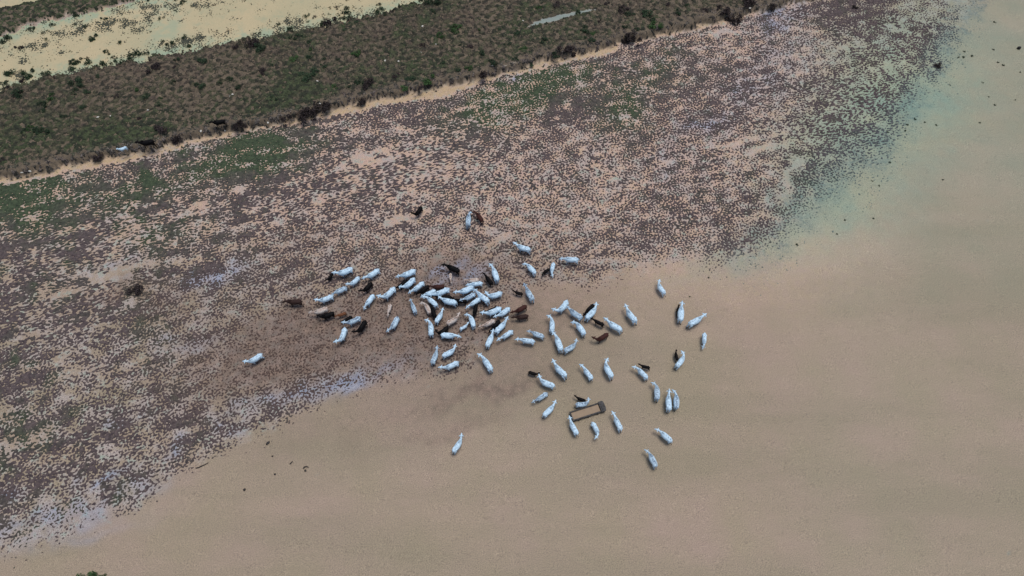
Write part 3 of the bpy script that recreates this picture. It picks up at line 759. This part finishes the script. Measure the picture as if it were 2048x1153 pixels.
HERD = [
 # left wing of the herd
 ('A', (905,115), (765,165), (685,170), 'w', 'white cow at top left of the herd, nose touching a small black calf'),
 ('A', (665,180), (620,240), (570,270), 'k', 'small black calf under the nose of the top left white cow', 1),
 ('A', (1250,125), (1130,205), (1065,235), 'w', 'large white cow standing right above a black cow, left wing of the herd'),
 ('A', (995,215), (910,290), (850,300), 'w', 'first and topmost of three white cows walking nose to tail leftwards'),
 ('A', (835,345), (710,395), (665,445), 'g', 'grey mottled middle one of three cows walking nose to tail leftwards'),
 ('A', (650,460), (530,510), (440,510), 'w', 'lowest of three white cows walking nose to tail leftwards'),
 ('A', (255,525), (110,525), (50,540), 'd', 'lone brown cow striding left, leftmost of the herd on the weeds'),
 ('A', (590,615), (450,665), (385,680), 'c', 'pale cow with a brownish back, black cow half hidden behind it'),
 ('A', (665,675), (545,715), (480,700), 'k', 'black cow walking left under the pale cow with a brownish back'),
 ('A', (825,685), (755,705), (715,725), 't', 'light brown calf between two black animals in the left wing', 1),
 ('A', (905,730), (830,765), (790,800), 'k', 'black calf mostly hidden behind a grey mottled white cow', 1),
 ('A', (1005,740), (880,795), (795,800), 'g', 'grey mottled white cow facing left, black animals above and below it'),
 ('A', (1080,790), (1010,890), (910,910), 'k', 'black cow bending left right of the lowest left white cow'),
 ('A', (825,885), (780,1010), (690,1045), 'w', 'lowest white cow of the left wing, facing down left'),
 ('A', (1155,290), (1080,370), (1000,390), 'k', 'black cow right under the large white cow of the left wing'),
 ('A', (1190,445), (1100,555), (1075,610), 'w', 'white cow facing down left, below and right of a lone black cow'),
 ('A', (1455,370), (1340,470), (1255,455), 'w', 'white cow reaching left with its head, just left of the packed middle'),
 ('A', (1415,580), (1385,670), (1388,735), 'c', 'thin tan and cream calf facing down, above a mottled white cow', 1),
 ('A', (1500,735), (1430,860), (1375,900), 'g', 'mottled white cow facing down left below the tan and cream calf'),
 # packed middle, upper half
 ('B', (460,300), (250,390), (140,430), 'w', 'topmost white cow left of the packed middle, above a black cow'),
 ('B', (290,480), (170,580), (95,615), 'k', 'black cow squeezed between two slanting white cows'),
 ('B', (450,460), (290,600), (190,605), 'w', 'white cow right beside the squeezed black cow, facing down left'),
 ('B', (625,525), (460,660), (375,720), 'w', 'long white cow facing down left with a dark cow along its right side'),
 ('B', (705,590), (590,680), (530,715), 'k', 'dark cow along the right side of a long slanting white cow'),
 ('B', (1020,580), (840,590), (750,600), 'r', 'reddish brown cow above two white cows, upper side of the packed middle'),
 ('B', (840,670), (690,730), (615,790), 'w', 'small white cow left of two whose heads meet under the reddish brown cow'),
 ('B', (1120,660), (880,750), (770,770), 'w', 'white cow facing left directly below the reddish brown cow'),
 ('B', (880,950), (740,820), (630,835), 'w', 'white cow facing up left with grey back, head under another cow\'s head'),
 ('B', (1250,910), (1030,860), (945,820), 'w', 'white cow facing left with head raised and ear out, centre of the pack'),
 ('B', (1300,290), (1130,210), (990,215), 'k', 'large black cow standing side on above the packed middle'),
 ('B', (1160,375), (1162,460), (1185,530), 'c', 'thin pale calf facing down beneath the large black cow', 1),
 ('B', (475,1060), (415,920), (385,860), 'g', 'narrow whitish cow facing up with a grey streak down its rump'),
 ('B', (750,1080), (685,930), (585,955), 'c', 'cream backed cow facing up with its head turned sharply left'),
 ('B', (1420,860), (1290,850), (1205,810), 'k', 'black cow facing left in the very centre of the pack'),
 ('B', (850,1130), (800,1010), (770,900), 'k', 'black cow mostly hidden right of the cream backed cow'),
 ('B', (1130,790), (1000,800), (900,800), 'k', 'black cow in the gap right below the white cow under the brown one'),
 ('C', (900,470), (840,270), (755,200), 'w', 'white cow facing up at the top right of the packed middle'),
 ('C', (790,510), (700,400), (625,345), 'k', 'slim black cow facing up left beside the topmost right white cow'),
 ('C', (530,455), (360,465), (275,480), 'c', 'pinkish pale cow facing left right below bluish wet speckles'),
 ('C', (600,520), (420,540), (320,590), 'w', 'white cow with greyish tint, directly under the pinkish pale cow'),
 ('C', (420,620), (210,700), (90,720), 'w', 'bright white cow facing left, nose on the open mud of the gap'),
 ('C', (450,740), (300,820), (160,900), 'g', 'white cow with a dark grey neck and white head'),
 ('C', (555,830), (400,930), (315,1020), 'w', 'white cow with head lowered down left, below the grey necked one'),
 ('C', (720,880), (550,740), (475,685), 'w', 'white cow facing up left between two others on the right of the pack'),
 ('C', (960,730), (780,780), (695,690), 'w', 'white cow with raised turned head at the right edge of the pack'),
 ('C', (1385,745), (1260,715), (1205,690), 'k', 'small black calf side on, alone right of the packed middle', 1),
 ('K', (540,810), (475,700), (430,640), 'g', 'white cow with a dark patch on its back, right of the lone black calf'),
 # packed middle, lower half
 ('E', (760,260), (545,350), (415,350), 'w', 'white cow facing left, left one of two slanting beside the brown pair'),
 ('E', (930,250), (770,370), (665,420), 'w', 'white cow nearest the left side of the brown pair, head down left'),
 ('E', (640,480), (480,560), (350,640), 'c', 'cream tinted white cow facing down left in the lower pack'),
 ('E', (705,680), (850,540), (920,440), 'w', 'big white cow facing up right with both ears spread'),
 ('E', (530,950), (605,780), (632,670), 'w', 'white cow facing up with both ears out, lowest end of the pack'),
 ('E', (990,690), (820,790), (720,870), 'w', 'white cow facing down left below the big up facing white cow'),
 ('E', (1255,200), (1090,290), (985,335), 'r', 'upper reddish cow of the brown pair, sloping down left'),
 ('E', (1290,385), (1100,405), (1005,430), 'd', 'lower brown cow of the brown pair, standing side on'),
 ('E', (1410,880), (1200,850), (1080,870), 'w', 'white cow side on facing left beneath the brown pair'),
 ('F', (290,710), (175,665), (95,665), 'g', 'grey backed cow with a black nose, right of the side on white cow'),
 ('E', (260,570), (200,400), (95,410), 'w', 'white cow curving with its head turned left above a white calf'),
 ('E', (20,650), (115,590), (170,500), 'w', 'small white calf looking up against the curving white cow', 1),
 ('C', (490,975), (475,1070), (455,1150), 'k', 'black cow seen end on below the cow with lowered head'),
 ('E', (730,500), (640,600), (575,690), 'k', 'black cow in the dark gap left of the big up facing white cow'),
 ('E', (690,235), (570,285), (500,310), 'k', 'black cow showing only its back above the left slanting white cow'),
 ('D', (700,290), (785,150), (820,60), 'w', 'white cow with grey spots on the rump, facing up right'),
 ('D', (930,330), (1075,240), (1135,130), 'c', 'cow with pinkish grey back and white neck facing up right'),
 ('D', (590,550), (590,350), (485,325), 'w', 'white cow facing up with its head curled left, left of the dark gap'),
 ('D', (880,430), (780,510), (730,450), 'k', 'black cow in shadow above the white cow that faces right'),
 ('D', (810,570), (1030,570), (1150,620), 'w', 'white cow facing right, lower left of the pack'),
 ('D', (620,1080), (695,910), (715,800), 'g', 'narrow grey backed white cow facing up at the bottom left of the pack'),
 ('D', (850,950), (1005,865), (1045,740), 'w', 'white cow with its neck stretched up, right of the narrow grey backed one'),
 ('L', (470,290), (340,345), (240,350), 'w', 'white cow facing left, lowest one on the edge of the weeds'),
 ('L', (905,370), (820,240), (740,205), 'w', 'white cow facing up left alone on brown mud below the pack'),
 # right side
 ('F', (600,280), (510,390), (430,370), 'w', 'white cow facing down left with another nosing its flank'),
 ('F', (780,480), (655,390), (600,350), 'g', 'grey marked cow nosing the flank of the white cow at its left'),
 ('F', (935,310), (865,380), (832,430), 'k', 'round black cow pressed against the left of a white one'),
 ('F', (870,470), (955,380), (960,290), 'w', 'white cow facing up right against a round black cow'),
 ('F', (1060,580), (965,530), (890,505), 'k', 'black calf facing left just above the lone reddish brown cow', 1),
 ('F', (1285,630), (1155,550), (1080,505), 'w', 'white cow facing up left, right of the black calf'),
 ('F', (410,640), (415,510), (345,480), 'w', 'white cow facing up with head bent left, left of the right hand group'),
 ('F', (825,680), (740,560), (665,560), 'w', 'broad white cow facing up left with head bent left, over open sand'),
 ('F', (1115,690), (1010,750), (930,720), 'r', 'reddish brown cow with its head up, alone in the right hand group'),
 ('F', (525,880), (470,740), (405,695), 'w', 'white cow facing up left, left neighbour of the dark spotted one'),
 ('F', (590,890), (695,830), (712,755), 'g', 'white cow with dark spots and dark neck looking up right'),
 ('F', (1475,520), (1385,400), (1350,330), 'w', 'lone white cow facing up left between the black pair and the far right'),
 ('G', (575,320), (465,210), (420,140), 'w', 'white cow facing up left, leftmost of three in a row'),
 ('G', (915,350), (835,240), (765,200), 'w', 'white cow facing up left, middle one of three in a row'),
 ('G', (1170,320), (1100,200), (1145,120), 'w', 'white cow with neck bent up right, rightmost of three in a row'),
 ('G', (125,285), (200,310), (255,285), 'k', 'small black calf nuzzling the neck of a white cow', 1),
 ('G', (415,450), (290,400), (255,305), 'w', 'white cow with its neck raised beside the nuzzling black calf'),
 ('G', (340,550), (225,620), (165,660), 'g', 'white cow with a dark spotted neck facing down left'),
 ('G', (320,820), (415,725), (452,650), 'w', 'white cow facing up right, left of the trough'),
 ('G', (820,645), (750,620), (700,590), 'k', 'small black calf lying behind the grey backed cow at the trough', 1),
 ('G', (740,690), (855,675), (850,620), 'g', 'grey backed cow at the trough with its head curled back'),
 ('G', (725,1060), (660,930), (638,860), 'w', 'white cow with its head at the left end of the trough'),
 ('G', (940,930), (1005,1050), (950,1120), 'w', 'white cow below the trough facing down with a curved body'),
 ('G', (1290,1000), (1230,870), (1175,800), 'w', 'white cow facing up left, right below the end of the trough'),
 ('H', (820,270), (765,190), (795,115), 'w', 'white cow stretching a hind leg, topmost on the right'),
 ('H', (1035,630), (1045,490), (1050,410), 'w', 'white cow facing straight up with a black one hidden at its left'),
 ('H', (1000,570), (1000,490), (1015,450), 'k', 'black calf half hidden left of the straight up facing white cow', 1),
 ('H', (1160,690), (1285,615), (1350,575), 'w', 'white cow facing up right near the right edge of the herd'),
 ('H', (1350,805), (1347,920), (1322,985), 'w', 'rightmost white cow, facing straight down'),
 ('I', (600,340), (505,240), (420,230), 'w', 'white cow facing left with a black calf behind its back'),
 ('I', (620,225), (550,205), (485,180), 'k', 'black calf standing behind the back of a white cow', 1),
 ('Q', (430,820), (620,570), (480,400), 'w', 'white cow with a grey head reaching over a black calf'),
 ('Q', (410,640), (360,450), (400,320), 'k', 'black calf reached over by a grey headed white cow', 1),
 ('I', (740,610), (735,470), (660,440), 'g', 'grey backed cow alone, left of the two standing side by side'),
 ('I', (890,745), (880,600), (885,520), 'w', 'left one of two cows standing side by side, white back'),
 ('I', (985,720), (988,590), (915,525), 'g', 'right one of two cows side by side, grey back and head turned left'),
 ('O', (655,510), (545,415), (445,390), 'w', 'white cow facing left at the lower right, second lowest of the herd'),
 ('O', (460,830), (400,700), (315,650), 'g', 'grey tinted cow at the lower right, lowest animal of the herd'),
 ('P', (490,760), (640,540), (665,335), 'w', 'lone white cow far below the herd on open sand'),
 # above the herd
 ('J', (390,85), (340,160), (270,145), 'k', 'black cow alone among the weeds above the herd'),
 ('J', (1000,310), (1005,190), (1030,165), 'g', 'slim grey white cow beside a reddish brown one above the herd'),
 ('J', (1175,245), (1120,165), (1060,165), 'r', 'reddish brown cow curled beside a slim grey white one above the herd'),
 ('K', (495,180), (370,140), (305,105), 'w', 'topmost white cow right of the herd\'s middle, facing left'),
 ('K', (575,470), (490,380), (425,385), 'w', 'white cow facing up left, left of the cow that faces down'),
 ('K', (815,350), (790,450), (803,510), 'w', 'white cow facing straight down with a small black calf at its left'),
 ('K', (745,445), (700,470), (685,520), 'k', 'small black calf left of the white cow facing straight down', 1),
 ('K', (1120,310), (975,300), (905,310), 'w', 'white cow side on facing left, upper right of the herd'),
 ('M', (245,360), (190,378), (158,376), 'w', 'small bright white calf alone on the foot of the bank', 1),
 ('M', (490,300), (405,312), (330,325), 'k', 'black cow in the hollow at the bank foot, right of the white calf'),
 ('M', (1175,95), (1100,108), (1045,125), 'k', 'black cow with a pale muzzle on the grassy bank'),
 ('N', (505,960), (390,1030), (290,1035), 'w', 'lone white cow far left, facing left on the weeds'),
]
for i, e in enumerate(HERD):
    put_cow(i, *e[:6], calf=bool(len(e) > 6))
bpy.data.objects.remove(tmp_obj)
# ------------------------------------------------------------------ the long drinking trough
def make_trough():
    A = to_ground(1146, 832, .45); B = to_ground(1205, 813, .45)
    c_ = to_ground(1175, 824, .3)
    ang = math.atan2(B[1] - A[1], B[0] - A[0])
    root = empty('water_trough', (c_[0], c_[1], 0), ang + .0)
    tag(root, 'long dark concrete trough filled with muddy water, raised box at its right end', 'trough')
    Lh, Wh, H, T = 1.92, .53, .48, .12
    mt, t, p = new_mat('stained_concrete', .85, .25); k = NT(t)
    tc = k.n('ShaderNodeTexCoord').outputs['Object']
    c = k.mix(k.ramp(k.noise(3.5, 5, .7, tc), [(.35, 0.), (.65, 1.)]), srgb(48, 48, 50), srgb(92, 90, 90))
    c = k.mix(k.math('MULTIPLY', k.ramp(k.noise(9, 3, .7, tc), [(.5, 0.), (.62, 1.)]), .5), c, srgb(84, 78, 64))
    k.l(c, p.inputs['Base Color']); k.bump(k.noise(14, 4, .7, tc), .6, .02, p)
    mw, t, p = new_mat('trough_water', .6, .2); k = NT(t)
    tc = k.n('ShaderNodeTexCoord').outputs['Object']
    c = k.mix(k.noise(2.5, 5, .7, tc), srgb(132, 114, 94), srgb(166, 144, 120)); k.l(c, p.inputs['Base Color'])
    # body: an open tub, walls leaning out slightly, one closed surface
    bm = bmesh.new()
    def ring(l, w, z): return [bm.verts.new((sx * l, sy * w, z)) for sx, sy in ((-1, -1), (1, -1), (1, 1), (-1, 1))]
    rs = [ring(Lh - .05, Wh - .04, -.05), ring(Lh, Wh, H - .10), ring(Lh + .03, Wh + .03, H - .09), ring(Lh + .03, Wh + .03, H), ring(Lh - T, Wh - T, H), ring(Lh - T - .03, Wh - T - .03, .10)]
    for a, b in zip(rs[:-1], rs[1:]):
        for i in range(4): bm.faces.new((a[i], a[(i + 1) % 4], b[(i + 1) % 4], b[i]))
    bm.faces.new(rs[0][::-1]); bm.faces.new(rs[-1])
    bmesh.ops.bevel(bm, geom=[e for e in bm.edges], offset=.012, segments=2, affect='EDGES')
    me = bpy.data.meshes.new('tub'); bm.to_mesh(me); bm.free()
    mesh_obj('tub', me, mt, root)
    # muddy water inside
    bm = bmesh.new(); n = 24
    vv = [[bm.verts.new((-(Lh - T - .01) + (2 * Lh - 2 * T - .02 - .42) * i / n, -(Wh - T - .012) + 2 * (Wh - T - .012) * j / 6, H - .10 + .001 * math.sin(i * 1.3 + j))) for j in range(7)] for i in range(n + 1)]
    for i in range(n):
        for j in range(6): bm.faces.new((vv[i][j], vv[i + 1][j], vv[i + 1][j + 1], vv[i][j + 1]))
    me = bpy.data.meshes.new('water'); bm.to_mesh(me); bm.free(); smooth(me)
    mesh_obj('water', me, mw, root)
    # valve box closing the right end: slab with a bowed end, slightly proud of the rim
    bm = bmesh.new(); prof = []
    pts = [(Lh - .50, -(Wh + .08)), (Lh - .02, -(Wh + .08))]
    for i in range(9):
        a = -1 + 2 * i / 8; pts.append((Lh + .02 + .10 * (1 - a * a), a * (Wh + .04)))
    pts += [(Lh - .02, Wh + .08), (Lh - .50, Wh + .08)]
    top = [bm.verts.new((x, y, H + .12)) for x, y in pts]; bot = [bm.verts.new((x, y, H + .006)) for x, y in pts]
    bm.faces.new(top); bm.faces.new(bot[::-1])
    for i in range(len(pts)): j = (i + 1) % len(pts); bm.faces.new((bot[i], bot[j], top[j], top[i]))
    bmesh.ops.recalc_face_normals(bm, faces=bm.faces[:])
    bmesh.ops.bevel(bm, geom=[e for e in bm.edges if abs((e.verts[0].co - e.verts[1].co).z) < .01], offset=.02, segments=2, affect='EDGES')
    me = bpy.data.meshes.new('valve_box'); bm.to_mesh(me); bm.free()
    vb = mesh_obj('valve_box', me, mt, root)
    bm = bmesh.new(); bmesh.ops.create_cube(bm, size=1)
    for v in bm.verts: v.co = Vector((Lh - .20 + v.co.x * .26, v.co.y * .55, H + .145 + v.co.z * .045))
    bmesh.ops.bevel(bm, geom=bm.edges[:], offset=.01, segments=2, affect='EDGES')
    me = bpy.data.meshes.new('lid'); bm.to_mesh(me); bm.free(); mesh_obj('lid', me, mt, vb)
    for x in (-1.2, -.1, 1.0):
        for s_ in (-1, 1):
            bm = bmesh.new(); bmesh.ops.create_cube(bm, size=1)
            for v in bm.verts: v.co = Vector((x + v.co.x * .10, s_ * (Wh + .035) + v.co.y * (.09 if v.co.z < 0 else .05), .16 + v.co.z * .36))
            me = bpy.data.meshes.new('buttress'); bm.to_mesh(me); bm.free(); mesh_obj('buttress', me, mt, root)
make_trough()
